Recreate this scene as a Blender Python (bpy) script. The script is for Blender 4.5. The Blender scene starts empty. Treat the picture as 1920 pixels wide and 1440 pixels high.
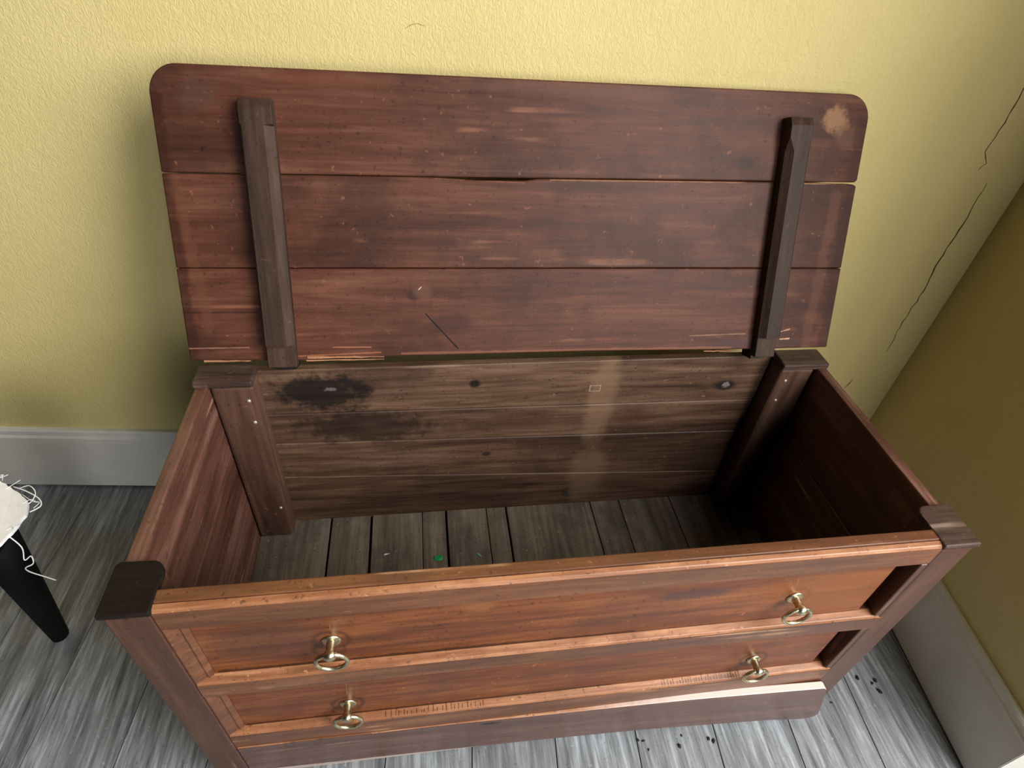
import bpy, bmesh, math, random
from mathutils import Vector, Matrix, noise

random.seed(7)
scene = bpy.context.scene
COL = scene.collection

# ------------------------------------------------------------------ camera
F_PX = 1110.42
cam_d = bpy.data.cameras.new('camera')
cam_d.sensor_fit = 'HORIZONTAL'
cam_d.sensor_width = 36.0
cam_d.lens = F_PX * 36.0 / 1920.0
cam_d.clip_start = 0.02
cam = bpy.data.objects.new('camera', cam_d)
COL.objects.link(cam)
cam.location = (-0.1910, -0.3756, 1.2461)
cam.rotation_mode = 'XYZ'
cam.rotation_euler = (0.8617, -0.0723, -0.1335)
scene.camera = cam

# ------------------------------------------------------------------ world / light / exposure
scene.view_settings.view_transform = 'Standard'
scene.view_settings.look = 'None'
scene.view_settings.gamma = 1.0
scene.view_settings.use_curve_mapping = False
scene.view_settings.exposure = 0.0
scene.cycles.max_bounces = 4
scene.cycles.diffuse_bounces = 2
scene.cycles.glossy_bounces = 2

w = bpy.data.worlds.new('room_air')
scene.world = w
w.use_nodes = True
w.node_tree.nodes['Background'].inputs[0].default_value = (0.75, 0.82, 1.0, 1)
w.node_tree.nodes['Background'].inputs[1].default_value = 0.006

def area(name, loc, target, sx, sy, power, color):
    l = bpy.data.lights.new(name, 'AREA')
    l.shape = 'RECTANGLE'
    l.size, l.size_y = sx, sy
    l.energy = power
    l.color = color
    o = bpy.data.objects.new(name, l)
    COL.objects.link(o)
    o.location = loc
    d = Vector(target) - Vector(loc)
    o.rotation_euler = d.to_track_quat('-Z', 'Y').to_euler()
    return o

# daylight from the tall window high up to the right, in front of the chest
area('window_daylight', (1.40, -1.22, 2.05), (0.40, -0.62, 1.72), 1.60, 1.80, 148, (1.0, 0.99, 0.97))
# added weak fill from behind the camera, lifts the walls and softens the lid shadow
area('front_fill', (0.62, -3.40, 1.55), (0.50, 0.5, 1.10), 0.90, 1.30, 46, (0.97, 0.985, 1.0))

# ------------------------------------------------------------------ helpers
def lin(c):
    return tuple(((v / 255) / 12.92 if v / 255 <= 0.04045 else ((v / 255 + 0.055) / 1.055) ** 2.4) for v in c) + (1.0,)

class NT:
    def __init__(self, name):
        self.m = bpy.data.materials.new(name)
        self.m.use_nodes = True
        self.t = self.m.node_tree
        self.b = self.t.nodes['Principled BSDF']
        self.tc = self.n('ShaderNodeTexCoord')
    def n(self, kind, **kw):
        nd = self.t.nodes.new(kind)
        for k, v in kw.items():
            setattr(nd, k, v)
        return nd
    def l(self, a, b):
        self.t.links.new(a, b)
    def set(self, sock, v):
        if hasattr(v, 'is_linked') or isinstance(v, bpy.types.NodeSocket):
            self.l(v, sock)
        else:
            sock.default_value = v
    def math(self, op, a, b=0.0, c=0.0, clamp=False):
        nd = self.n('ShaderNodeMath', operation=op, use_clamp=clamp)
        for i, v in enumerate((a, b, c)):
            self.set(nd.inputs[i], v)
        return nd.outputs[0]
    def vmath(self, op, a, b=None):
        nd = self.n('ShaderNodeVectorMath', operation=op)
        self.set(nd.inputs[0], a)
        if b is not None:
            self.set(nd.inputs[1], b)
        return nd
    def mix(self, fac, a, b, blend='MIX'):
        nd = self.n('ShaderNodeMix', data_type='RGBA', blend_type=blend)
        self.set(nd.inputs[0], fac)
        self.set(nd.inputs[6], a)
        self.set(nd.inputs[7], b)
        return nd.outputs[2]
    def noise(self, vec, scale, detail=4, rough=0.55, dist=0.0):
        nd = self.n('ShaderNodeTexNoise')
        self.l(vec, nd.inputs['Vector'])
        nd.inputs['Scale'].default_value = scale
        nd.inputs['Detail'].default_value = detail
        nd.inputs['Roughness'].default_value = rough
        nd.inputs['Distortion'].default_value = dist
        return nd.outputs['Fac']
    def ramp(self, fac, stops):
        nd = self.n('ShaderNodeValToRGB')
        self.l(fac, nd.inputs[0])
        cr = nd.color_ramp
        while len(cr.elements) < len(stops):
            cr.elements.new(0.5)
        for e, (p, c) in zip(cr.elements, stops):
            e.position = p
            e.color = c
        return nd.outputs[0]
    def step(self, v, lo, hi):
        nd = self.n('ShaderNodeMapRange', interpolation_type='SMOOTHSTEP')
        self.l(v, nd.inputs[0])
        nd.inputs[1].default_value = lo
        nd.inputs[2].default_value = hi
        return nd.outputs[0]
    def bump(self, h, strength, dist, prev=None):
        nd = self.n('ShaderNodeBump')
        nd.inputs['Strength'].default_value = strength
        nd.inputs['Distance'].default_value = dist
        self.l(h, nd.inputs['Height'])
        if prev is not None:
            self.l(prev, nd.inputs['Normal'])
        return nd.outputs[0]

def wood(name, dark, mid, light, axis='X', rough=0.45, coat=0.0, blot=None, blot_amt=0.5, blot_scale=5.0,
         scratch=None, scratch_amt=0.35, spots=(), lines=(), bump=0.25, fine=1.0, contrast=1.0, spec=0.4, scale=1.0, grime=1.0):
    """Procedural wood: grain along `axis` in object space; spots = (centre, radii, colour, amount, raggedness[, inner])."""
    k = NT(name)
    oi = k.n('ShaderNodeObjectInfo')
    comb = k.n('ShaderNodeCombineXYZ')
    r10 = k.math('MULTIPLY', oi.outputs['Random'], 13.0)
    for i in range(3):
        k.l(r10, comb.inputs[i])
    pos = k.tc.outputs['Object']
    base = k.vmath('ADD', pos, comb.outputs[0]).outputs[0]
    s = {'X': (1.6, 22, 22), 'Y': (22, 1.6, 22), 'Z': (22, 22, 1.6)}[axis]
    s = tuple(v * scale for v in s)
    f = {'X': (8, 210, 210), 'Y': (210, 8, 210), 'Z': (210, 210, 8)}[axis]
    g1 = k.vmath('MULTIPLY', base, s).outputs[0]
    n1a = k.noise(g1, 1.0, 4, 0.6, 0.7)
    n1b = k.noise(k.vmath('MULTIPLY', g1, (3.6, 3.6, 3.6)).outputs[0], 1.0, 3, 0.65, 0.4)
    n1 = k.math('ADD', k.math('MULTIPLY', n1a, 0.58), k.math('MULTIPLY', n1b, 0.42))
    g2 = k.vmath('MULTIPLY', base, f).outputs[0]
    n2 = k.noise(g2, 1.0, 2, 0.6, 0.1)
    d = 0.17 / contrast
    col = k.ramp(n1, [(0.5 - d, lin(dark)), (0.5, lin(mid)), (0.5 + d, lin(light))])
    fib = k.math('MULTIPLY_ADD', n2, 0.9 * fine, 1.0 - 0.45 * fine)
    colf = k.mix(1.0, col, fib, 'MULTIPLY')
    if blot:
        nb = k.noise(base, blot_scale, 4, 0.65)
        mb = k.math('MULTIPLY', k.step(nb, 0.44, 0.66), blot_amt)
        colf = k.mix(mb, colf, lin(blot))
    if scratch:
        sv = k.vmath('MULTIPLY', base, tuple(v * 0.9 for v in f)).outputs[0]
        ns = k.noise(sv, 0.35, 1, 0.5)
        big = k.step(k.noise(base, 9.0, 2), 0.5, 0.68)
        ms = k.math('MULTIPLY', k.math('MULTIPLY', k.step(ns, 0.64, 0.74), big), scratch_amt)
        colf = k.mix(ms, colf, lin(scratch))
    if grime:
        sp1 = k.step(k.noise(base, 150, 2, 0.6), 0.60, 0.74)
        colf = k.mix(k.math('MULTIPLY', sp1, 0.55 * grime), colf, lin(tuple(int(v * 0.45) for v in dark)))
        sp2 = k.step(k.noise(base, 85, 2, 0.7), 0.66, 0.78)
        colf = k.mix(k.math('MULTIPLY', sp2, 0.5 * grime), colf, lin(tuple(min(255, int(v * 1.3)) for v in light)))
    wob = None
    for sp in spots:
        c, rad, colr, amt, rag = sp[:5]
        dv = k.vmath('DIVIDE', k.vmath('SUBTRACT', pos, c).outputs[0], rad).outputs[0]
        ln = k.vmath('LENGTH', dv).outputs['Value']
        if wob is None:
            wob = k.noise(base, 38.0, 3, 0.7)
        ln = k.math('ADD', ln, k.math('MULTIPLY', k.math('SUBTRACT', wob, 0.5), rag))
        if len(sp) > 5:   # ring mark: dark only between inner and outer radius
            m = k.math('MULTIPLY', k.math('SUBTRACT', 1.0, k.step(ln, 0.85, 1.1)), k.step(ln, sp[5] - 0.12, sp[5] + 0.12))
        else:
            m = k.math('SUBTRACT', 1.0, k.step(ln, 0.45, 1.05))
        colf = k.mix(k.math('MULTIPLY', m, amt), colf, lin(colr))
    for (p0, p1, wd_, colr, amt) in lines:   # a split or scratch following a straight segment
        a, b = Vector(p0), Vector(p1)
        ba = b - a
        pa = k.vmath('SUBTRACT', pos, tuple(a)).outputs[0]
        h = k.math('DIVIDE', k.vmath('DOT_PRODUCT', pa, tuple(ba)).outputs['Value'], ba.length_squared, clamp=True)
        sc = k.n('ShaderNodeVectorMath', operation='SCALE')
        sc.inputs[0].default_value = tuple(ba)
        k.l(h, sc.inputs['Scale'])
        dd = k.vmath('LENGTH', k.vmath('SUBTRACT', pa, sc.outputs[0]).outputs[0]).outputs['Value']
        if wob is None:
            wob = k.noise(base, 38.0, 3, 0.7)
        dd = k.math('ADD', dd, k.math('MULTIPLY', k.math('SUBTRACT', wob, 0.5), wd_ * 2.2))
        m = k.math('SUBTRACT', 1.0, k.step(dd, wd_ * 0.5, wd_ * 1.2))
        colf = k.mix(k.math('MULTIPLY', m, amt), colf, lin(colr))
    k.l(colf, k.b.inputs['Base Color'])
    rr = k.math('MULTIPLY_ADD', n1, 0.25, rough - 0.12)
    k.l(rr, k.b.inputs['Roughness'])
    k.b.inputs['Specular IOR Level'].default_value = spec
    if coat:
        k.b.inputs['Coat Weight'].default_value = coat
        k.b.inputs['Coat Roughness'].default_value = 0.28
    k.l(k.bump(n2, bump, 0.0008), k.b.inputs['Normal'])
    return k.m

def plain(name, c, rough=0.5, metal=0.0, var=0.15, vscale=40, bump=0.0, spec=0.5):
    k = NT(name)
    n = k.noise(k.tc.outputs['Object'], vscale, 4)
    lo = tuple(int(v * (1 - var)) for v in c)
    hi = tuple(min(255, int(v * (1 + var))) for v in c)
    k.l(k.ramp(n, [(0.3, lin(lo)), (0.7, lin(hi))]), k.b.inputs['Base Color'])
    k.b.inputs['Roughness'].default_value = rough
    k.b.inputs['Metallic'].default_value = metal
    k.b.inputs['Specular IOR Level'].default_value = spec
    if bump:
        k.l(k.bump(n, bump, 0.001), k.b.inputs['Normal'])
    return k.m

def place(o, parent):
    COL.objects.link(o)
    if parent is not None:
        o.parent = parent
        if parent.get('_world_children'):
            o.matrix_parent_inverse = Matrix.Translation(-Vector(parent['_world_children']))
    return o

def obj(name, bm, mat, parent=None, smooth=False):
    me = bpy.data.meshes.new(name)
    bmesh.ops.recalc_face_normals(bm, faces=bm.faces)
    bm.to_mesh(me)
    bm.free()
    me.materials.append(mat)
    if smooth:
        for p in me.polygons:
            p.use_smooth = True
    return place(bpy.data.objects.new(name, me), parent)

def tag(o, label=None, cat=None, group=None, kind=None):
    if label: o['label'] = label
    if cat: o['category'] = cat
    if group: o['group'] = group
    if kind: o['kind'] = kind
    return o

def bev(bm, r, seg=2, edges=None):
    if r > 0:
        bmesh.ops.bevel(bm, geom=edges or list(bm.edges), offset=r, segments=seg, profile=0.5, affect='EDGES')

def add_box(bm, x0, x1, y0, y1, z0, z1):
    vs = [bm.verts.new((x, y, z)) for x in (x0, x1) for y in (y0, y1) for z in (z0, z1)]
    for f in ((0, 1, 3, 2), (4, 6, 7, 5), (0, 4, 5, 1), (2, 3, 7, 6), (0, 2, 6, 4), (1, 5, 7, 3)):
        bm.faces.new([vs[i] for i in f])

def box(name, x0, x1, y0, y1, z0, z1, mat, parent=None, r=0.0015, seg=2):
    bm = bmesh.new()
    add_box(bm, x0, x1, y0, y1, z0, z1)
    bmesh.ops.recalc_face_normals(bm, faces=bm.faces)
    bev(bm, r, seg)
    return obj(name, bm, mat, parent)

def prism(name, pts, vec, mat, parent=None, r=0.0, seg=2):
    """pts: 3-D polygon, extruded by vec."""
    bm = bmesh.new()
    v = Vector(vec)
    a = [bm.verts.new(p) for p in pts]
    b = [bm.verts.new(Vector(p) + v) for p in pts]
    bm.faces.new(a)
    bm.faces.new(b[::-1])
    n = len(pts)
    for i in range(n):
        bm.faces.new((a[i], b[i], b[(i + 1) % n], a[(i + 1) % n]))
    bmesh.ops.recalc_face_normals(bm, faces=bm.faces)
    bev(bm, r, seg)
    return obj(name, bm, mat, parent)

def tube_bm(bm, pts, rad, seg=8, closed=False):
    rings = []
    n = len(pts)
    up0 = Vector((0.31, 0.22, 0.93)).normalized()
    for i, p in enumerate(pts):
        p = Vector(p)
        if closed:
            t = Vector(pts[(i + 1) % n]) - Vector(pts[i - 1])
        else:
            t = Vector(pts[min(i + 1, n - 1)]) - Vector(pts[max(i - 1, 0)])
        t.normalize()
        a = t.cross(up0).normalized()
        b = t.cross(a).normalized()
        rr = rad[i] if isinstance(rad, (list, tuple)) else rad
        rings.append([bm.verts.new(p + rr * (a * math.cos(2 * math.pi * j / seg) + b * math.sin(2 * math.pi * j / seg))) for j in range(seg)])
    for i in range(n if closed else n - 1):
        A, B = rings[i], rings[(i + 1) % n]
        for j in range(seg):
            bm.faces.new((A[j], A[(j + 1) % seg], B[(j + 1) % seg], B[j]))
    if not closed:
        bm.faces.new(rings[0])
        bm.faces.new(rings[-1][::-1])

def lathe_bm(bm, profile, seg, frame):
    """profile [(radius, height)], revolved around frame's z."""
    rings = []
    for r, h in profile:
        if r < 1e-6:
            rings.append([bm.verts.new(frame @ Vector((0, 0, h)))])
        else:
            rings.append([bm.verts.new(frame @ Vector((r * math.cos(2 * math.pi * j / seg), r * math.sin(2 * math.pi * j / seg), h))) for j in range(seg)])
    for A, B in zip(rings, rings[1:]):
        for j in range(seg):
            j2 = (j + 1) % seg
            if len(A) == 1 and len(B) > 1:
                bm.faces.new((A[0], B[j], B[j2]))
            elif len(B) == 1 and len(A) > 1:
                bm.faces.new((A[j], B[0], A[j2]))
            elif len(A) > 1:
                bm.faces.new((A[j], A[j2], B[j2], B[j]))

def empty(name, loc, world_children=True):
    o = bpy.data.objects.new(name, None)
    COL.objects.link(o)
    o.empty_display_size = 0.1
    o.location = loc
    if world_children:
        o['_world_children'] = list(loc)
    return o

# ------------------------------------------------------------------ room frame
WY, WD, CX, HB = -0.0871, 0.6399, 0.9215, 0.195      # back wall yaw, distance, corner, skirting height
ca, sa = math.cos(WY), math.sin(WY)
RY = WY - 0.0395                                      # right wall is a touch out of square
cr, sr = math.cos(RY), math.sin(RY)
def wl(s, z, o=0.0):      # a point on the back wall, o towards the room
    return Vector((s * ca + o * sa, WD + s * sa - o * ca, z))
def rw(u, z, o=0.0):      # a point on the right wall, u from the corner towards the camera
    return Vector((CX * ca + u * sr - o * cr, WD + CX * sa - u * cr - o * sr, z))
U_END = 0.700

# ------------------------------------------------------------------ room materials
def wall_paint():
    k = NT('yellow_textured_paint')
    p = k.tc.outputs['Object']
    n = k.noise(p, 2.2, 4, 0.5)
    col = k.ramp(n, [(0.3, lin((214, 195, 130))), (0.7, lin((224, 206, 144)))])
    g = k.noise(p, 130, 4, 0.6)
    col = k.mix(k.math('MULTIPLY', k.step(g, 0.55, 0.75), 0.12), col, lin((170, 140, 70)))
    k.l(col, k.b.inputs['Base Color'])
    k.b.inputs['Roughness'].default_value = 0.62
    k.b.inputs['Specular IOR Level'].default_value = 0.3
    a = k.noise(p, 95, 3, 0.55, 1.2)
    b = k.noise(k.vmath('MULTIPLY', p, (1.7, 1.7, 0.6)).outputs[0], 55, 2, 0.5, 2.6)
    ridge = k.math('SUBTRACT', 1.0, k.math('MULTIPLY', k.math('ABSOLUTE', k.math('SUBTRACT', b, 0.5)), 9.0), clamp=True)
    h = k.math('ADD', k.math('MULTIPLY', a, 0.8), k.math('MULTIPLY', ridge, 0.3))
    k.l(k.bump(h, 0.4, 0.0028), k.b.inputs['Normal'])
    return k.m
M_WALL = wall_paint()
M_BASE = plain('skirting_paint', (222, 218, 207), 0.45, 0, 0.04, 9, 0.1)
M_CRACK = plain('crack_shadow', (84, 62, 26), 0.9, 0, 0.3, 60)
M_JOINT = plain('floor_joint', (34, 33, 31), 0.9, 0, 0.2)
M_PLANK = wood('grey_laminate', (78, 80, 82), (132, 135, 138), (182, 186, 190), 'Y', 0.42, 0.0, blot=(120, 120, 119),
               blot_amt=0.45, blot_scale=7, bump=0.25, fine=0.85, contrast=1.1, scale=2.0, grime=0.5)

# ------------------------------------------------------------------ room shell
def slab(name, p, normal_out, t, mat):
    """quad p (4 points) thickened away from the room by t along normal_out."""
    return prism(name, p, Vector(normal_out) * t, mat)
nb = Vector((-sa, ca, 0))
ZT = 2.75
wb = slab('wall_back', [wl(-3.0, 0), wl(CX + .15, 0), wl(CX + .15, ZT), wl(-3.0, ZT)], nb, 0.15, M_WALL)
tag(wb, 'textured yellow painted wall behind the open chest', 'wall', kind='structure')
nr = Vector((cr, sr, 0))
wr_ = slab('wall_right', [rw(0, 0), rw(U_END, 0), rw(U_END, ZT), rw(0, ZT)], nr, 0.10, M_WALL)
tag(wr_, 'shaded yellow wall to the right of the chest', 'wall', kind='structure')
# the wall turns away at its near end
E0 = rw(U_END, 0)
RET = Vector((0.978, -0.208, 0)).normalized()
ret_n = Vector((-RET.y, RET.x, 0))          # into the masonry
def rt(u, z, o=0.0):
    q = E0 + RET * u - ret_n * o
    return Vector((q.x, q.y, z))
wv = slab('wall_return', [rt(0.10, 0), rt(0.62, 0), rt(0.62, ZT), rt(0.10, ZT)], ret_n, 0.10, M_WALL)
tag(wv, 'yellow return at the near end of the right wall', 'wall', kind='structure')

def skirting(name, pf, u0, u1, label, e0=0.0, e1=0.0):
    # profile (offset into room, height)
    prof = [(0.0, 0.006), (0.016, 0.006), (0.016, HB - 0.022), (0.012, HB - 0.016), (0.012, HB - 0.004), (0.0095, HB), (0.0, HB)]
    bm = bmesh.new()
    A = [bm.verts.new(pf(u0 - e0 * o, z, o)) for o, z in prof]
    B = [bm.verts.new(pf(u1 + e1 * o, z, o)) for o, z in prof]
    bm.faces.new(A); bm.faces.new(B[::-1])
    n = len(prof)
    for i in range(n):
        bm.faces.new((A[i], B[i], B[(i + 1) % n], A[(i + 1) % n]))
    return tag(obj(name, bm, M_BASE), label, 'baseboard', kind='structure')
skirting('baseboard_back', wl, -3.0, CX, 'white painted skirting along the back wall', 0, -1)
skirting('baseboard_right', rw, 0.0, U_END, 'white painted skirting along the right wall', -1, 1)
skirting('baseboard_return', rt, 0.0, 0.62, 'white skirting turning the corner at the near end of the right wall', 1, 0)

# cracks in the plaster: children of the back wall
def crack(pts, width, jag, mat=M_CRACK):
    pts2 = []
    for (a, b) in zip(pts, pts[1:]):
        n = max(2, int(math.dist(a, b) / 0.012))
        for i in range(n):
            t = i / n
            pts2.append((a[0] + (b[0] - a[0]) * t + random.uniform(-jag, jag), a[1] + (b[1] - a[1]) * t))
    pts2.append(pts[-1])
    bm = bmesh.new()
    prev = None
    m = len(pts2)
    for i, (s, z) in enumerate(pts2):
        wdt = width * (0.35 + 0.65 * random.random()) * min(1, 0.25 + 3 * min(i, m - 1 - i) / m)
        L = [bm.verts.new(wl(s - wdt, z, o)) for o in (-0.002, 0.0007)]
        R = [bm.verts.new(wl(s + wdt, z, o)) for o in (-0.002, 0.0007)]
        if prev:
            bm.faces.new((prev[0][1], prev[1][1], R[1], L[1]))
            bm.faces.new((prev[0][0], prev[0][1], L[1], L[0]))
            bm.faces.new((prev[1][1], prev[1][0], R[0], R[1]))
        prev = (L, R)
    return obj('crack', bm, mat, wb)
crack([(0.812, 1.08), (0.818, 1.036), (0.819, 0.985), (0.815, 0.935), (0.828, 0.915), (0.821, 0.903)], 0.0011, 0.0016)
crack([(0.853, 0.880), (0.855, 0.80), (0.850, 0.72), (0.856, 0.649), (0.853, 0.57), (0.857, 0.487)], 0.0014, 0.0022)
crack([(0.815, 0.402), (0.807, 0.375)], 0.0012, 0.0015)
crack([(-0.202, 1.061), (-0.192, 1.067), (-0.183, 1.069), (-0.172, 1.066)], 0.0009, 0.0006)

# ------------------------------------------------------------------ floor
bm = bmesh.new()
add_box(bm, -3.2, 2.2, -2.6, 1.0, -0.06, -0.0035)
floor = tag(obj('floor', bm, M_JOINT), 'grey laminate plank floor', 'floor', kind='structure')
PW = 0.1587
rngp = random.Random(3)
for i in range(-12, 5):
    s1 = 0.725 + i * PW
    s0 = s1 - PW
    u = -rngp.uniform(0.0, 0.28)
    while u < 2.4:
        u1 = min(u + 1.3, 2.6)
        ua = max(u, 0.0)
        if u1 - ua > 0.03:
            g = 0.0009
            pts = [wl(s0 + g, -0.0035, ua + g), wl(s1 - g, -0.0035, ua + g), wl(s1 - g, -0.0035, u1 - g), wl(s0 + g, -0.0035, u1 - g)]
            # keep out of the masonry on the right
            if s1 < CX - 0.02 or ua > 0.6:
                prism('floor_plank', pts, (0, 0, 0.0035), M_PLANK, floor, r=0.0005, seg=1)
            else:
                pts = [Vector((min(p.x, 1.6), p.y, p.z)) for p in pts]
                prism('floor_plank', pts, (0, 0, 0.0035), M_PLANK, floor, r=0.0005, seg=1)
        u = u1

# ------------------------------------------------------------------ chest materials
RED_D, RED_M, RED_L = (62, 30, 20), (98, 52, 36), (126, 72, 52)
M_LID = wood('lid_inside_wood', (56, 29, 19), (88, 51, 37), (114, 74, 57), 'X', 0.5, 0.0, spec=0.2, scale=1.3, blot=(46, 27, 19), blot_amt=0.6, blot_scale=5,
             scratch=(176, 120, 92), scratch_amt=0.3, bump=0.15, fine=0.5, contrast=0.8,
             spots=[((0.490, 0.384, 0), (0.026, 0.028, 0.03), (150, 108, 78), 0.9, 1.9),
                    ((0.52, 0.36, 0), (0.035, 0.022, 0.03), (104, 72, 52), 0.55, 1.6),
                    ((-0.49, 0.385, 0), (0.030, 0.026, 0.03), (78, 56, 46), 0.5, 1.6),
                    ((0.345, 0.315, 0), (0.022, 0.013, 0.03), (50, 32, 24), 0.8, 0.5),
                    ((-0.20, 0.101, 0), (0.014, 0.010, 0.03), (52, 30, 22), 0.8, 1.0),
                    ((-0.185, 0.108, 0), (0.018, 0.013, 0.03), (104, 74, 58), 0.45, 1.2),
                    ((-0.14, 0.055, 0), (0.045, 0.020, 0.03), (54, 32, 27), 0.6, 0.9),
                    ((-0.30, 0.410, 0), (0.10, 0.012, 0.03), (92, 52, 32), 0.7, 1.4),
                    ((0.05, 0.412, 0), (0.22, 0.010, 0.03), (92, 62, 48), 0.5, 1.4),
                    ((0.36, 0.010, 0), (0.05, 0.013, 0.03), (72, 48, 44), 0.8, 0.7),
                    ((0.47, 0.010, 0), (0.035, 0.010, 0.03), (72, 48, 44), 0.7, 0.7)],
             lines=[((-0.546, 0.0, 0), (-0.546, 0.38, 0), 0.012, (46, 22, 14), 0.6),
                    ((0.543, 0.0, 0), (0.543, 0.38, 0), 0.014, (54, 30, 23), 0.6),
                    ((0.505, -0.02, 0), (0.518, 0.27, 0), 0.011, (118, 76, 58), 0.32),
                    ((0.02, 0.2825, 0), (0.35, 0.2858, 0), 0.0016, (156, 112, 84), 0.7),
                    ((0.445, 0.2862, 0), (0.53, 0.2866, 0), 0.0018, (170, 124, 92), 0.8),
                    ((-0.22, 0.005, 0), (0.36, 0.004, 0), 0.0030, (132, 84, 64), 0.6),
                    ((-0.180, 0.071, 0), (-0.128, 0.012, 0), 0.0017, (16, 8, 6), 1.0),
                    ((-0.128, 0.012, 0), (0.10, 0.012, 0), 0.0006, (56, 26, 20), 0.8),
                    ((-0.56, 0.077, 0), (-0.44, 0.076, 0), 0.0007, (34, 16, 12), 0.9),
                    ((-0.385, 0.075, 0), (-0.21, 0.078, 0), 0.0005, (60, 30, 22), 0.7),
                    ((0.28, 0.027, 0), (0.385, 0.029, 0), 0.0013, (150, 110, 86), 0.6),
                    ((0.44, 0.028, 0), (0.470, 0.036, 0), 0.0014, (206, 156, 120), 0.8),
                    ((0.455, 0.018, 0), (0.472, 0.019, 0), 0.0016, (212, 164, 128), 0.8),
                    ((-0.55, 0.020, 0), (-0.46, 0.020, 0), 0.0012, (150, 108, 88), 0.6),
                    ((-0.39, 0.004, 0), (-0.255, 0.008, 0), 0.0012, (150, 92, 64), 0.7),
                    ((-0.33, 0.018, 0), (-0.27, 0.017, 0), 0.0009, (170, 112, 88), 0.7),
                    ((-0.535, 0.275, 0), (-0.515, 0.05, 0), 0.009, (100, 62, 45), 0.4),
                    ((-0.16, 0.281, 0), (-0.02, 0.277, 0), 0.0012, (120, 74, 56), 0.7),
                    ((-0.19, 0.111, 0), (-0.186, 0.115, 0), 0.0010, (216, 170, 140), 0.9)])
M_LID_EDGE = M_LID
M_BATTEN = wood('batten_wood', (36, 24, 17), (58, 42, 33), (82, 61, 49), 'Y', 0.55, 0, spec=0.2, blot=(56, 40, 33), blot_amt=0.5, blot_scale=14, bump=0.3, fine=0.7)
M_FRONT = wood('polished_front_wood', (66, 32, 14), (110, 59, 30), (144, 88, 50), 'X', 0.40, 0.10, spec=0.3, scale=1.2, blot=(82, 48, 36), blot_amt=0.5, blot_scale=5.5,
               scratch=(200, 140, 100), scratch_amt=0.15, bump=0.12, fine=0.4, contrast=0.9,
               spots=[((0.17, 0.012, 0.512), (0.07, 0.05, 0.017), (60, 42, 44), 0.7, 0.8),
                      ((-0.13, 0.012, 0.53), (0.028, 0.05, 0.016), (140, 92, 52), 0.6, 0.9),
                      ((-0.32, 0.012, 0.478), (0.026, 0.05, 0.026), (52, 28, 16), 0.65, 0.25, 0.75),
                      ((0.335, 0.012, 0.478), (0.026, 0.05, 0.026), (52, 28, 16), 0.65, 0.25, 0.75),
                      ((-0.32, 0.012, 0.276), (0.026, 0.05, 0.026), (52, 28, 16), 0.65, 0.25, 0.75),
                      ((0.343, 0.012, 0.278), (0.026, 0.05, 0.026), (52, 28, 16), 0.65, 0.25, 0.75),
                      ((-0.40, 0.012, 0.49), (0.09, 0.05, 0.06), (72, 44, 36), 0.6, 0.6),
                      ((0.40, 0.012, 0.49), (0.16, 0.05, 0.08), (128, 74, 34), 0.5, 0.5),
                      ((-0.20, 0.012, 0.49), (0.06, 0.05, 0.010), (70, 38, 24), 0.5, 0.9)],
               lines=[((-0.47, 0.012, 0.4205), (0.10, 0.012, 0.4200), 0.0045, (34, 16, 10), 0.85),
                      ((-0.47, 0.012, 0.2390), (0.10, 0.012, 0.2388), 0.0040, (34, 16, 10), 0.85),
                      ((0.10, 0.012, 0.4185), (0.47, 0.012, 0.4185), 0.0020, (50, 24, 14), 0.7),
                      ((-0.318, 0.012, 0.505), (-0.317, 0.012, 0.52), 0.0010, (150, 96, 72), 0.6),
                      ((-0.318, 0.012, 0.31), (-0.316, 0.012, 0.345), 0.0010, (150, 96, 72), 0.6),
                      ((0.325, 0.012, 0.51), (0.32, 0.012, 0.53), 0.0010, (150, 96, 66), 0.6)])
M_RAIL = wood('rail_wood', (72, 42, 24), (102, 62, 38), (132, 86, 56), 'X', 0.4, 0.2, blot=(80, 50, 38), blot_amt=0.45, blot_scale=6,
              scratch=(226, 176, 130), scratch_amt=0.5, bump=0.2, fine=0.5)
M_POST = wood('post_wood', (58, 33, 23), (80, 50, 36), (98, 66, 50), 'Z', 0.42, 0.2, blot=(62, 40, 32), blot_amt=0.4, blot_scale=8,
              scratch=(186, 134, 106), scratch_amt=0.4, bump=0.15, fine=0.4)
M_SIDE = wood('side_wood', (64, 36, 27), (98, 63, 52), (130, 94, 82), 'Y', 0.36, 0.15, blot=(66, 44, 37), blot_amt=0.5, blot_scale=6,
              scratch=(184, 146, 130), scratch_amt=0.8, bump=0.2, fine=0.5)
M_CAP = wood('worn_cap_wood', (42, 30, 25), (72, 54, 45), (108, 86, 75), 'X', 0.5, 0, blot=(60, 42, 35), blot_amt=0.6, blot_scale=22,
             scratch=(170, 146, 130), scratch_amt=0.4, bump=0.35, fine=0.5, scale=1.8)
M_CAP_SHADED = wood('shaded_cap_wood', (14, 10, 8), (26, 19, 15), (44, 34, 28), 'X', 0.6, 0.0, spec=0.2, blot=(20, 14, 11), blot_amt=0.6, blot_scale=22,
             scratch=(150, 130, 116), scratch_amt=0.7, bump=0.35, fine=0.5, scale=1.8)  # left cap: the shade over it is put into a darker colour
M_CLEAT = wood('cleat_wood', (58, 38, 29), (86, 60, 48), (110, 82, 67), 'Z', 0.5, 0, blot=(78, 54, 44), blot_amt=0.5, blot_scale=12, bump=0.25, fine=0.5)
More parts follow.
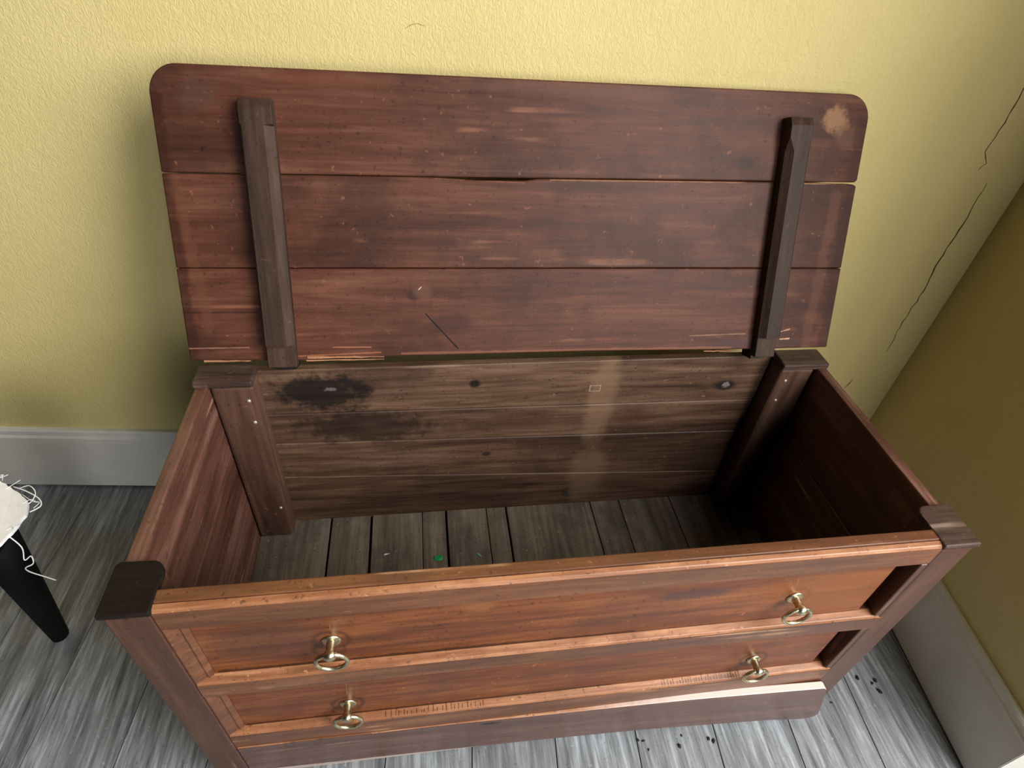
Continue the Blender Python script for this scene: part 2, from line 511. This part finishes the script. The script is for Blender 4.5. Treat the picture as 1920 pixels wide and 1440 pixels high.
M_BACK = wood('back_board_wood', (54, 35, 25), (92, 66, 49), (122, 94, 74), 'X', 0.6, 0, blot=(52, 34, 26), blot_amt=0.55, blot_scale=5,
              scratch=(150, 124, 100), scratch_amt=0.35, bump=0.35, fine=0.8, contrast=1.2,
              spots=[((-0.36, 0.43, 0.54), (0.11, 0.05, 0.05), (14, 10, 8), 0.9, 1.7),
                     ((-0.30, 0.43, 0.45), (0.14, 0.05, 0.05), (24, 16, 12), 0.7, 1.6),
                     ((-0.10, 0.43, 0.548), (0.014, 0.05, 0.013), (16, 13, 12), 0.95, 0.6),
                     ((-0.19, 0.43, 0.535), (0.035, 0.05, 0.022), (92, 70, 52), 0.5, 0.9),
                     ((0.39, 0.43, 0.524), (0.030, 0.05, 0.016), (18, 14, 12), 0.9, 0.7),
                     ((0.115, 0.43, 0.225), (0.014, 0.05, 0.022), (44, 38, 30), 0.8, 0.5),
                     ((-0.07, 0.43, 0.36), (0.012, 0.05, 0.008), (34, 24, 18), 0.8, 0.8),
                     ((0.145, 0.43, 0.50), (0.035, 0.05, 0.16), (128, 100, 76), 0.6, 0.9),
                     ((0.15, 0.43, 0.28), (0.05, 0.05, 0.10), (124, 98, 76), 0.55, 0.9),
                     ((0.00, 0.43, 0.45), (0.07, 0.05, 0.030), (70, 44, 34), 0.5, 0.5),
                     ((0.22, 0.43, 0.45), (0.05, 0.05, 0.03), (76, 46, 34), 0.5, 0.8),
                     ((-0.35, 0.43, 0.546), (0.010, 0.05, 0.004), (130, 124, 118), 0.5, 4.5),
                     ((0.392, 0.43, 0.527), (0.008, 0.05, 0.006), (140, 134, 128), 0.6, 4.5)],
              lines=[((0.118, 0.43, 0.52), (0.138, 0.43, 0.52), 0.0008, (190, 170, 140), 0.7),
                     ((0.118, 0.43, 0.534), (0.138, 0.43, 0.534), 0.0008, (190, 170, 140), 0.7),
                     ((0.118, 0.43, 0.52), (0.118, 0.43, 0.534), 0.0008, (190, 170, 140), 0.7),
                     ((0.138, 0.43, 0.52), (0.138, 0.43, 0.534), 0.0008, (190, 170, 140), 0.7)])
M_BOTTOM = wood('chest_bottom_wood', (70, 60, 49), (106, 93, 78), (134, 121, 104), 'Y', 0.65, 0, blot=(62, 56, 52), blot_amt=0.55, blot_scale=9,
                scratch=(168, 158, 142), scratch_amt=0.3, bump=0.35, fine=0.8)
M_BARE = wood('bare_split_wood', (120, 74, 50), (160, 110, 78), (186, 136, 100), 'X', 0.6, 0, bump=0.3)
M_PLINTH = wood('plinth_wood', (66, 42, 35), (92, 63, 54), (114, 82, 72), 'X', 0.38, 0.25, blot=(84, 58, 54), blot_amt=0.5, blot_scale=6,
                scratch=(200, 150, 120), scratch_amt=0.2, bump=0.15, fine=0.4,
                spots=[((-0.10, -0.008, 0.172), (0.024, 0.05, 0.006), (24, 14, 10), 0.9, 0.9)])
M_GREYWOOD = wood('unfinished_grey_wood', (140, 124, 114), (184, 168, 156), (214, 200, 190), 'X', 0.6, 0, bump=0.3)
M_BRASS = plain('aged_brass', (200, 190, 158), 0.34, 1.0, 0.18, 180, 0.1)
M_DARKMETAL = plain('dark_hinge_iron', (40, 34, 30), 0.5, 0.7, 0.25, 120, 0.2)
M_NAIL = plain('pale_nail_metal', (200, 190, 170), 0.4, 0.6, 0.1, 120)
M_BLACK = plain('black_rubber', (16, 16, 16), 0.5, 0, 0.2)
M_DUST = plain('dark_crumb', (38, 28, 22), 0.9, 0, 0.3, 90)
M_GREEN = plain('green_paper', (30, 148, 84), 0.6, 0, 0.12, 60)
M_MINT = plain('pale_green_paper', (120, 180, 150), 0.6, 0, 0.12, 60)
M_WHITE = plain('white_cotton', (250, 250, 249), 0.85, 0, 0.02, 60, 0.3)
M_STOOL = plain('black_lacquer', (9, 10, 10), 0.7, 0, 0.2, 30, spec=0.15)

# ------------------------------------------------------------------ chest
H = 0.6058
ZF = 0.186
chest = empty('wooden_chest', (0, 0.215, 0.0))
tag(chest, 'reddish brown antique wooden chest with false drawer front and raised lid', 'chest')

# front posts (with their rounded worn tops)
def front_post(sx):
    x0, x1 = sorted((sx * 0.549, sx * 0.499))
    p = box('corner_post', x0, x1, 0.0, 0.058, 0.045, H - 0.010, M_POST, chest, 0.003, 2)
    # top cap: slightly overhanging, rounded at the inner back corner
    out, inn = sx * 0.553, sx * 0.497
    pts = [(out, -0.002), (inn, -0.002), (inn, 0.048)]
    for i in range(7):
        a = i / 6 * math.pi / 2
        pts.append((inn + sx * (0.016 - 0.016 * math.cos(a)), 0.048 + 0.018 * math.sin(a)))
    pts += [(out - sx * 0.004, 0.067), (out, 0.062)]
    c = prism('post_cap', [(x, y, H - 0.010) for x, y in pts], (0, 0, 0.010), M_CAP if sx > 0 else M_CAP_SHADED, p, 0.0022, 2)
    return p
pl = front_post(-1)
pr = front_post(1)

# back posts stop at the chest bottom, seen from inside as nailed cleats
def back_post(sx):
    bm = bmesh.new()
    xs = sorted((sx * 0.529, sx * 0.463))
    add_box(bm, xs[0], xs[1], 0.388, 0.4295, ZF + 0.004, H - 0.012)
    bmesh.ops.recalc_face_normals(bm, faces=bm.faces)
    bev(bm, 0.006, 3)
    p = obj('back_post', bm, M_CLEAT, chest)
    xs = sorted((sx * 0.553, sx * 0.462))
    box('post_cap', xs[0], xs[1], 0.386, 0.434, H - 0.013, H, M_CAP, p, 0.003, 2)
    zs = [(0.475, 0.563), (0.475, 0.514), (0.474, 0.281)] if sx < 0 else [(0.479, 0.567), (0.478, 0.518)]
    for x, z in zs:
        bm = bmesh.new()
        lathe_bm(bm, [(0.0, 0.0022), (0.002, 0.002), (0.0034, 0.0008), (0.0036, -0.001)], 10,
                 Matrix.Translation((sx * x, 0.388, z)) @ Matrix.Rotation(math.radians(90), 4, 'X'))
        obj('nail', bm, M_NAIL, p, True)
    return p
back_post(-1)
back_post(1)

# side boards, two a side
for sx in (-1, 1):
    xs = sorted((sx * 0.549, sx * 0.531))
    box('side_board', xs[0], xs[1], 0.059, 0.43, 0.4262, 0.597, M_SIDE, chest, 0.0022, 2)
    box('side_board', xs[0], xs[1], 0.059, 0.43, 0.06, 0.4235, M_SIDE, chest, 0.0022, 2)

# back boards: four, their seams not quite level
seam = [(0.592, 0.595), (0.4905, 0.4825), (0.417, 0.393), (0.326, 0.262), (0.06, 0.06)]
for (tl, tr), (bl, br) in zip(seam, seam[1:]):
    g = 0.0009
    prism('back_board', [(-0.53, 0.43, tl - g), (0.53, 0.43, tr - g), (0.53, 0.43, br + g), (-0.53, 0.43, bl + g)], (0, 0.016, 0), M_BACK, chest, 0.0016, 1)
box('back_lining', -0.53, 0.53, 0.4465, 0.449, 0.06, 0.585, M_BACK, chest, 0.0)

# bottom boards
xb = [-0.531, -0.393, -0.31, -0.2035, -0.152, -0.064, -0.02, 0.172, 0.2395, 0.36, 0.531]
gp = [0, 0.0022, 0.0026, 0.0006, 0.0022, 0.0008, 0.0020, 0.0012, 0.0009, 0.0009, 0]
for i in range(len(xb) - 1):
    box('bottom_board', xb[i] + gp[i], xb[i + 1] - gp[i + 1], 0.034, 0.429, ZF - 0.014, ZF - random.choice((0, 0.0006, 0.001)), M_BOTTOM, chest, 0.001, 1)
box('bottom_light_stop', -0.53, 0.53, 0.034, 0.429, ZF - 0.024, ZF - 0.016, M_STOOL, chest, 0.0)  # black sheet added to stop light leaking through the board gaps

# front: rails between the posts
box('top_rail', -0.498, 0.498, 0.0105, 0.027, 0.556, 0.6045, M_RAIL, chest, 0.0015, 2)
M_WORN = wood('worn_edge_wood', (112, 68, 43), (154, 104, 70), (188, 138, 100), 'X', 0.45, 0.1, blot=(126, 76, 50), blot_amt=0.6, blot_scale=16,
              bump=0.35, fine=0.6, scale=1.6)
def worn_tops(o, test, mat=M_WORN):
    o.data.materials.append(mat)
    for p in o.data.polygons:
        if test(p.normal, p.center):
            p.material_index = 1
def yz_strip(name, prof, x0, x1, mat, parent=chest):
    o = prism(name, [(x0, y, z) for y, z in prof], (x1 - x0, 0, 0), mat, parent, 0.0008, 1)
    worn_tops(o, lambda n, c: n.z > 0.35 and c.y < 0.013)
    return o
yz_strip('top_rail_face', [(0.0, 0.561), (0.0, 0.5975), (0.0028, 0.6020), (0.0098, 0.6035), (0.0098, 0.556), (0.006, 0.556)], -0.4985, 0.4985, M_RAIL)
yz_strip('middle_rail', [(-0.0005, 0.376), (-0.0005, 0.410), (0.002, 0.4145), (0.0125, 0.4175), (0.026, 0.4175), (0.026, 0.372), (0.004, 0.372)], -0.4985, 0.507, M_RAIL)
yz_strip('bottom_rail', [(0.0, 0.176), (0.0, 0.2295), (0.0025, 0.2335), (0.0125, 0.2365), (0.026, 0.2365), (0.026, 0.17), (0.004, 0.17)], -0.4985, 0.5015, M_RAIL)
box('front_shade_sheet', -0.498, 0.498, 0.0275, 0.034, 0.06, 0.556, M_STOOL, chest, 0.0)  # black sheet added to put shade behind the panel slots

# false drawer fronts with their mouldings and ring pulls
def ring_pull(x, z, tilt, parent):
    fr = Matrix.Translation((x, 0.012, z)) @ Matrix.Rotation(math.radians(90), 4, 'X')      # local z -> -y
    bm = bmesh.new()
    lathe_bm(bm, [(0.0070, 0.0), (0.0062, 0.006), (0.0056, 0.011), (0.0060, 0.014), (0.0076, 0.017), (0.0084, 0.0205), (0.0076, 0.024), (0.0042, 0.0265), (0.0, 0.027)], 20, fr)
    h = obj('ring_handle', bm, M_BRASS, parent, True)
    bm = bmesh.new()
    lathe_bm(bm, [(0.0, 0.0), (0.0125, 0.0), (0.0128, 0.0012), (0.0108, 0.0026), (0.0070, 0.0036), (0.0, 0.0040)], 24, fr)
    obj('backplate', bm, M_BRASS, h, True)
    bm = bmesh.new()
    R = 0.0200
    c = Vector((x, 0.012 - 0.0205, z - R + 0.003))
    pts = []
    for i in range(32):
        a = 2 * math.pi * i / 32
        p = Vector((R * math.sin(a), 0, R * math.cos(a) - R))
        p = Matrix.Rotation(tilt, 3, 'X') @ p
        p = Matrix.Rotation(math.radians(random.uniform(-8, 8)) * 0, 3, 'Z') @ p
        pts.append(Vector((x, 0.012 - 0.0205, z + 0.003)) + p)
    tube_bm(bm, pts, 0.0030, 10, True)
    obj('ring', bm, M_BRASS, h, True)
for zt, zb, px in ((0.560, 0.4165, (-0.320, 0.335)), (0.376, 0.2355, (-0.320, 0.343))):
    pan = box('drawer_panel', -0.4764, 0.468, 0.012, 0.0268, zb - 0.004, zt + 0.004, M_FRONT, chest, 0.0006, 1)
    # left moulding: two stepped beads catching the window
    prism('panel_moulding', [(-0.4985, 0.0005, zb), (-0.4965, 0.0005, zb), (-0.4845, 0.0085, zb), (-0.4825, 0.0065, zb), (-0.4765, 0.0118, zb), (-0.4765, 0.026, zb), (-0.4985, 0.026, zb)],
          (0, 0, zt - zb - 0.0005), M_RAIL, chest, 0.0006, 1)
    # right: a lipped strip, then an open slot where the moulding is missing
    box('panel_moulding', 0.488, 0.4985, 0.0, 0.026, zb, zt - 0.0005, M_POST, chest, 0.001, 1)
    for x in px:
        ring_pull(x, (0.478 if zt > 0.5 else 0.277), 0.0, pan)

# old saw nicks across the lower ledge
rail_low = [o for o in chest.children if o.name == 'bottom_rail'][0]
bm = bmesh.new()
for x0, x1, n in ((-0.265, -0.105, 24), (0.19, 0.345, 30)):
    for i in range(n):
        x = x0 + (x1 - x0) * (i + random.uniform(-0.25, 0.25)) / n
        y1 = random.uniform(0.007, 0.0120)
        za = lambda y: 0.2335 + (y - 0.0025) * 0.3
        hw = random.uniform(0.0004, 0.0008)
        vs = [bm.verts.new((x + dx, y, za(y) + dz)) for dz in (-0.001, 0.0003) for dx, y in ((-hw, 0.0028), (hw, 0.0028), (hw, y1), (-hw, y1))]
        for f in ((0, 3, 2, 1), (4, 5, 6, 7), (0, 1, 5, 4), (1, 2, 6, 5), (2, 3, 7, 6), (3, 0, 4, 7)):
            bm.faces.new([vs[q] for q in f])
tag(obj('saw_nicks', bm, M_RAIL, rail_low), kind='stuff')

# loose plinth board, sprung forward at its right end
bot = [(-0.4965, 0.187), (-0.29, 0.184), (0.0, 0.184), (0.25, 0.190), (0.499, 0.188), (0.506, 0.182), (0.527, 0.117), (0.541, 0.066), (0.538, 0.054), (0.528, 0.047), (0.513, 0.045),
       (0.442, 0.055), (0.183, 0.068), (-0.113, 0.070), (-0.42, 0.080), (-0.4965, 0.084)]
def pf_y(x):
    t = max(0.0, (x + 0.2) / 0.7)
    return -0.002 - 0.014 * t ** 1.4
bm = bmesh.new()
def splitpoly(poly, n=4):
    out = []
    for a, b in zip(poly, poly[1:] + poly[:1]):
        m = max(1, int(math.dist(a, b) / 0.06))
        for i in range(m):
            out.append((a[0] + (b[0] - a[0]) * i / m, a[1] + (b[1] - a[1]) * i / m))
    return out
poly = splitpoly(bot)
A = [bm.verts.new((x, pf_y(x), z)) for x, z in poly]
B = [bm.verts.new((x, pf_y(x) + 0.0135, z)) for x, z in poly]
tri = bmesh.ops.triangle_fill
for ring in (A, B):
    es = [bm.edges.new((ring[i], ring[(i + 1) % len(ring)])) for i in range(len(ring))]
    bmesh.ops.triangle_fill(bm, use_beauty=True, edges=es)
for i in range(len(A)):
    j = (i + 1) % len(A)
    bm.faces.new((A[i], A[j], B[j], B[i]))
plinth = obj('plinth_board', bm, M_PLINTH, chest)
M_PLINTH_TOP = wood('worn_lit_plinth_top', (118, 72, 48), (160, 110, 78), (196, 148, 112), 'X', 0.45, 0, bump=0.3, fine=0.6, scale=1.6,
                    spots=[((0.42, -0.008, 0.19), (0.40, 0.2, 0.2), (224, 206, 196), 0.9, 0.5)])  # worn wood; light on the right end is put in as a pale spot
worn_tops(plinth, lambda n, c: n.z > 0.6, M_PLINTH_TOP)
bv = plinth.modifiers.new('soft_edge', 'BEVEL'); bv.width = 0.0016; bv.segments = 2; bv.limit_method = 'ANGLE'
# grey unfinished board showing in the opened joint
box('plinth_backing', -0.49, 0.497, 0.0005, 0.024, 0.06, 0.168, M_GREYWOOD, chest, 0.001, 1)

# casters
for sx in (-1, 1):
    for y in (0.016, 0.395):
        x = sx * 0.485
        bm = bmesh.new()
        fr = Matrix.Translation((x, y, 0.019)) @ Matrix.Rotation(math.radians(90), 4, 'Y')
        lathe_bm(bm, [(0.0, -0.010), (0.015, -0.010), (0.019, -0.006), (0.019, 0.006), (0.015, 0.010), (0.0, 0.010)], 20, fr)
        wheel = obj('caster', bm, M_BLACK, chest, True)
        bm = bmesh.new()
        add_box(bm, x - 0.014, x - 0.011, y - 0.008, y + 0.008, 0.016, 0.062)
        add_box(bm, x + 0.011, x + 0.014, y - 0.008, y + 0.008, 0.016, 0.062)
        add_box(bm, x - 0.014, x + 0.014, y - 0.012, y + 0.012, 0.058, 0.064)
        obj('caster_fork', bm, M_DARKMETAL, wheel)

# ------------------------------------------------------------------ lid (part of the chest, leaning on the wall)
LA, LY = 0.404, -0.0072
lx = Vector((math.cos(LY), math.sin(LY), 0))
lu = Vector((-math.sin(LY) * math.sin(LA), math.cos(LY) * math.sin(LA), math.cos(LA)))
lnv = lx.cross(lu)
LM = Matrix(((lx.x, lu.x, lnv.x, -0.004), (lx.y, lu.y, lnv.y, 0.4106), (lx.z, lu.z, lnv.z, 0.6286), (0, 0, 0, 1)))
lid = bpy.data.objects.new('lid', None)
lid.empty_display_size = 0.1
COL.objects.link(lid)
lid.parent = chest
lid.matrix_local = Matrix.Translation(-Vector(chest.location)) @ LM
LT = 0.017
def lid_board(pts, label=None):
    o = prism('lid_board', [(x, u, 0.0) for x, u in pts], (0, 0, -LT), M_LID, lid, 0.0, 1)
    b = o.modifiers.new('worn_edge', 'BEVEL'); b.width = 0.0022; b.segments = 2; b.limit_method = 'ANGLE'; b.angle_limit = math.radians(50)
    return o
R = 0.040
arcL = [(-0.551 + R - R * math.cos(a), 0.424 - R + R * math.sin(a)) for a in [i / 10 * math.pi / 2 for i in range(11)]]
arcR = [(0.551 - R + R * math.sin(a), 0.424 - R + R * math.cos(a)) for a in [i / 10 * math.pi / 2 for i in range(11)]]
lid_board([(-0.551, 0.2815)] + arcL + arcR + [(0.551, 0.2925), (0.547, 0.2890), (0.3, 0.2870), (0.0, 0.2845), (-0.10, 0.2835), (-0.3, 0.2830)])
lid_board([(-0.551, 0.1452), (-0.551, 0.2800), (-0.3, 0.2822), (-0.16, 0.2825), (-0.10, 0.2795), (-0.02, 0.2805), (0.0, 0.2837), (0.25, 0.2857), (0.40, 0.2866), (0.53, 0.2870), (0.545, 0.2855), (0.551, 0.2832), (0.551, 0.1452)])
lid_board([(-0.551, 0.0005), (-0.551, 0.1445), (0.551, 0.1445), (0.551, 0.0010), (0.42, 0.0), (0.10, 0.003), (-0.22, 0.001), (-0.38, -0.003)])
# splintered lips along the lower edge
def splinter(x0, x1, u, hgt, z):
    bm = bmesh.new()
    n = 10
    top, botv = [], []
    for i in range(n + 1):
        t = i / n
        x = x0 + (x1 - x0) * t
        e = hgt * (1 - 0.7 * t) * (0.6 + 0.4 * random.random())
        top.append((x, u + e)); botv.append((x, u - 0.001 * random.random()))
    poly = top + botv[::-1]
    a = [bm.verts.new((x, uu, z)) for x, uu in poly]
    b = [bm.verts.new((x, uu, z - 0.003)) for x, uu in poly]
    m = len(poly)
    bm.faces.new(a); bm.faces.new(b[::-1])
    for i in range(m):
        bm.faces.new((a[i], b[i], b[(i + 1) % m], a[(i + 1) % m]))
    return obj('splinter', bm, M_BARE, lid)
splinter(-0.372, -0.25, 0.0005, 0.0045, 0.0015)
splinter(-0.375, -0.25, -0.005, 0.002, -0.004)
splinter(-0.53, -0.46, -0.002, 0.003, 0.0008)
splinter(0.31, 0.375, -0.002, 0.0016, 0.001)

def batten(x0, x1, thick, u_top, u_block, x_in0, x_in1):
    """stop-chamfered batten: full block at the top, chamfers along its length."""
    bm = bmesh.new()
    secs = []
    def sec(u, c0, c1, th):
        # cross section in (x, z): base on the lid at z=0, chamfer widths c0 (left) and c1 (right)
        return [bm.verts.new((x, u, z)) for x, z in ((x0, 0.0), (x0, th - c0 * 0.9), (x0 + c0, th), (x1 - c1, th), (x1, th - c1 * 0.9), (x1, 0.0))]
    cl, crr = x_in0, x_in1
    secs.append(sec(u_top, 0.0008, 0.0008, thick - 0.006))
    secs.append(sec(u_top - 0.012, 0.0008, 0.0008, thick))
    secs.append(sec(u_block + (0.010 if cl > 0.01 else 0.001), 0.001, 0.001, thick))
    secs.append(sec(u_block - (0.010 if cl > 0.01 else 0.001), cl, crr, thick))
    secs.append(sec(0.155, cl, crr, thick))
    secs.append(sec(0.026, cl, crr, thick))
    for a, b in zip(secs, secs[1:]):
        for i in range(6):
            j = (i + 1) % 6
            bm.faces.new((a[i], a[j], b[j], b[i]))
    bm.faces.new(secs[0]); bm.faces.new(secs[-1][::-1])
    b = obj('lid_batten', bm, M_BATTEN, lid)
    t = bmesh.new()
    add_box(t, x0 + 0.0005, x1 - 0.0005, -0.0105, 0.0258, -0.006, thick * 0.62)
    bmesh.ops.recalc_face_normals(t, faces=t.faces)
    bev(t, 0.001, 1)
    hb = obj('hinge_block', t, M_BATTEN, b)
    # iron hinge leaf from the block down to the back of the chest
    t = bmesh.new()
    add_box(t, x0 + 0.006, x1 - 0.006, -0.0195, -0.004, -0.038, -0.006)
    obj('hinge', t, M_DARKMETAL, b)
    return b
batten(-0.431, -0.386, 0.024, 0.381, 0.347, 0.003, 0.012)
batten(0.400, 0.438, 0.027, 0.384, 0.343, 0.0105, 0.003)

# ------------------------------------------------------------------ scraps in the chest
def scrap(name, x, y, z, pts, mat, label, cat, rot=0.0):
    bm = bmesh.new()
    c, s = math.cos(rot), math.sin(rot)
    a = [bm.verts.new((px * c - py * s, px * s + py * c, pz)) for px, py, pz in pts]
    b = [bm.verts.new(v.co + Vector((0, 0, 0.0006))) for v in a]
    bm.faces.new(a[::-1]); bm.faces.new(b)
    n = len(a)
    for i in range(n):
        bm.faces.new((a[i], a[(i + 1) % n], b[(i + 1) % n], b[i]))
    o = obj(name, bm, mat)
    o.location = (x, y, z)
    return tag(o, label, cat)
scrap('paper_scrap', -0.172, 0.311, ZF, [(-0.010, -0.004, 0), (-0.002, -0.007, 0.0006), (0.007, -0.006, 0), (0.009, 0.003, 0.003), (0.002, 0.006, 0.002), (-0.008, 0.004, 0.001)], M_GREEN,
      'bright green paper scrap on the bottom boards of the chest', 'paper scrap')
scrap('paper_scrap', -0.090, 0.312, ZF, [(-0.004, 0.005, 0), (-0.001, -0.001, 0.0004), (0.006, -0.006, 0), (0.002, 0.001, 0.001)], M_MINT,
      'tiny pale mint sliver of paper on the chest bottom boards', 'paper scrap')
scrap('wood_sliver', -0.276, 0.329, ZF, [(-0.006, -0.001, 0), (-0.003, -0.0018, 0), (0.006, 0.0004, 0), (-0.003, 0.0016, 0)], M_WHITE,
      'thin whitish sliver lying in the chest left of the green scrap', 'sliver', 0.1)

# ------------------------------------------------------------------ crumbs on the floor
def crumb(x, y, r, label, group):
    bm = bmesh.new()
    bmesh.ops.create_icosphere(bm, subdivisions=1, radius=1.0)
    for v in bm.verts:
        k = 0.6 + 0.7 * random.random()
        v.co = Vector((v.co.x * r * 1.5 * k, v.co.y * r * k, (v.co.z + 0.75) * r * 0.55))
        v.co.z = max(v.co.z, 0.0)
    o = obj('floor_crumb', bm, M_DUST)
    o.location = (x, y, 0.0)
    o.rotation_euler.z = random.uniform(0, 3.1)
    return tag(o, label, 'crumb', group)
for x, y, r in ((0.274, -0.022, 0.0035), (0.336, -0.016, 0.003), (0.344, -0.021, 0.0032), (0.196, -0.004, 0.0028), (0.206, -0.006, 0.0026), (0.212, -0.022, 0.002), (0.284, -0.005, 0.002)):
    crumb(x, y, r, 'small dark crumb on the floor in front of the plinth board', 'crumbs in front of the chest')
for x, y, r in ((0.706, 0.061, 0.004), (0.742, 0.052, 0.004), (0.732, 0.047, 0.003), (0.738, 0.030, 0.0042), (0.62, 0.02, 0.002)):
    crumb(x, y, r, 'small dark crumb on the floor between chest and right wall', 'crumbs beside the right wall')

# ------------------------------------------------------------------ black stool with a frayed white cloth, at the left edge
stool = empty('stool', (-1.02, 0.15, 0.0))
tag(stool, 'black wooden stool under the white cloth at the left edge', 'stool')
SZ = 0.437
box('seat', -1.21, -0.835, -0.02, 0.32, SZ - 0.03, SZ, M_STOOL, stool, 0.006, 2)
for tx, ty, fx, fy in ((-0.868, 0.270, -0.945, 0.318), (-1.18, 0.29, -1.10, 0.318), (-0.868, 0.01, -0.945, -0.02), (-1.18, 0.01, -1.10, -0.02)):
    bm = bmesh.new()
    tube_bm(bm, [(tx, ty, SZ - 0.032), (tx + (fx - tx) * 0.35, ty + (fy - ty) * 0.35, 0.27), (fx, fy, 0.0)], [0.032, 0.028, 0.016], 12)
    obj('leg', bm, M_STOOL, stool, True)
# cloth: its near corner points at the chest, edges ravelled
cloth_out = [(-0.818, 0.225), (-0.811, 0.250), (-0.806, 0.276), (-0.812, 0.300), (-0.832, 0.318), (-0.852, 0.333), (-0.880, 0.352), (-0.96, 0.36), (-1.20, 0.34), (-1.22, 0.0), (-0.95, -0.02), (-0.86, 0.10)]
bm = bmesh.new()
fine_out = []
for a, b in zip(cloth_out, cloth_out[1:] + cloth_out[:1]):
    m = max(1, int(math.dist(a, b) / 0.006))
    for i in range(m):
        t = i / m
        j = 0.0010
        fine_out.append((a[0] + (b[0] - a[0]) * t + random.uniform(-j, j), a[1] + (b[1] - a[1]) * t + random.uniform(-j, j)))
def cz(x, y):
    return SZ + 0.004 + 0.003 * noise.noise(Vector((x * 14, y * 14, 0)))
top = [bm.verts.new((x, y, cz(x, y) + 0.004)) for x, y in fine_out]
low = [bm.verts.new((x, y, cz(x, y) - 0.002)) for x, y in fine_out]
for ring in (top, low):
    es = [bm.edges.new((ring[i], ring[(i + 1) % len(ring)])) for i in range(len(ring))]
    bmesh.ops.triangle_fill(bm, use_beauty=True, edges=es)
for i in range(len(top)):
    j = (i + 1) % len(top)
    bm.faces.new((top[i], top[j], low[j], low[i]))
cloth = tag(obj('frayed_cloth', bm, M_WHITE), 'bright white frayed cloth lying on the black stool', 'cloth')
def thread(pts, r=0.0007):
    # smooth the control points a little
    P = [Vector(p) for p in pts]
    out = []
    for i in range(len(P) - 1):
        p0, p1, p2, p3 = P[max(i - 1, 0)], P[i], P[i + 1], P[min(i + 2, len(P) - 1)]
        for s in range(5):
            t = s / 5
            out.append(0.5 * ((2 * p1) + (p2 - p0) * t + (2 * p0 - 5 * p1 + 4 * p2 - p3) * t * t + (3 * p1 - p0 - 3 * p2 + p3) * t ** 3))
    out.append(P[-1])
    b = bmesh.new()
    tube_bm(b, out, r, 5)
    return obj('loose_thread', b, M_WHITE, cloth, True)
z0 = SZ + 0.006
thread([(-0.850, 0.335, z0), (-0.825, 0.322, z0 + .003), (-0.800, 0.306, z0 + .002), (-0.792, 0.292, z0), (-0.803, 0.281, z0)], 0.0010)
thread([(-0.840, 0.330, z0), (-0.822, 0.330, z0 + .006), (-0.808, 0.316, z0 + .004), (-0.810, 0.300, z0), (-0.822, 0.296, z0)], 0.0008)
thread([(-0.830, 0.318, z0), (-0.806, 0.300, z0 + .003), (-0.797, 0.299, z0), (-0.801, 0.288, z0)], 0.0006)
thread([(-0.822, 0.245, z0 - .004), (-0.808, 0.238, z0 - .03), (-0.812, 0.232, z0 - .055), (-0.802, 0.235, z0 - .050), (-0.800, 0.228, z0 - .060), (-0.812, 0.225, z0 - .066), (-0.815, 0.230, z0 - .085), (-0.806, 0.236, z0 - .110), (-0.797, 0.238, z0 - .125)], 0.0010)
for i in range(9):
    a = random.choice(cloth_out[1:7])
    thread([(a[0] - 0.012, a[1] - 0.004, z0), (a[0] + random.uniform(-.004, .006), a[1] + random.uniform(-.004, .008), z0 + random.uniform(0, .006)), (a[0] + random.uniform(0, .012), a[1] + random.uniform(-.004, .014), z0 + random.uniform(-.006, .006))], 0.0005)

for o in bpy.data.objects:
    if '_world_children' in o:
        del o['_world_children']
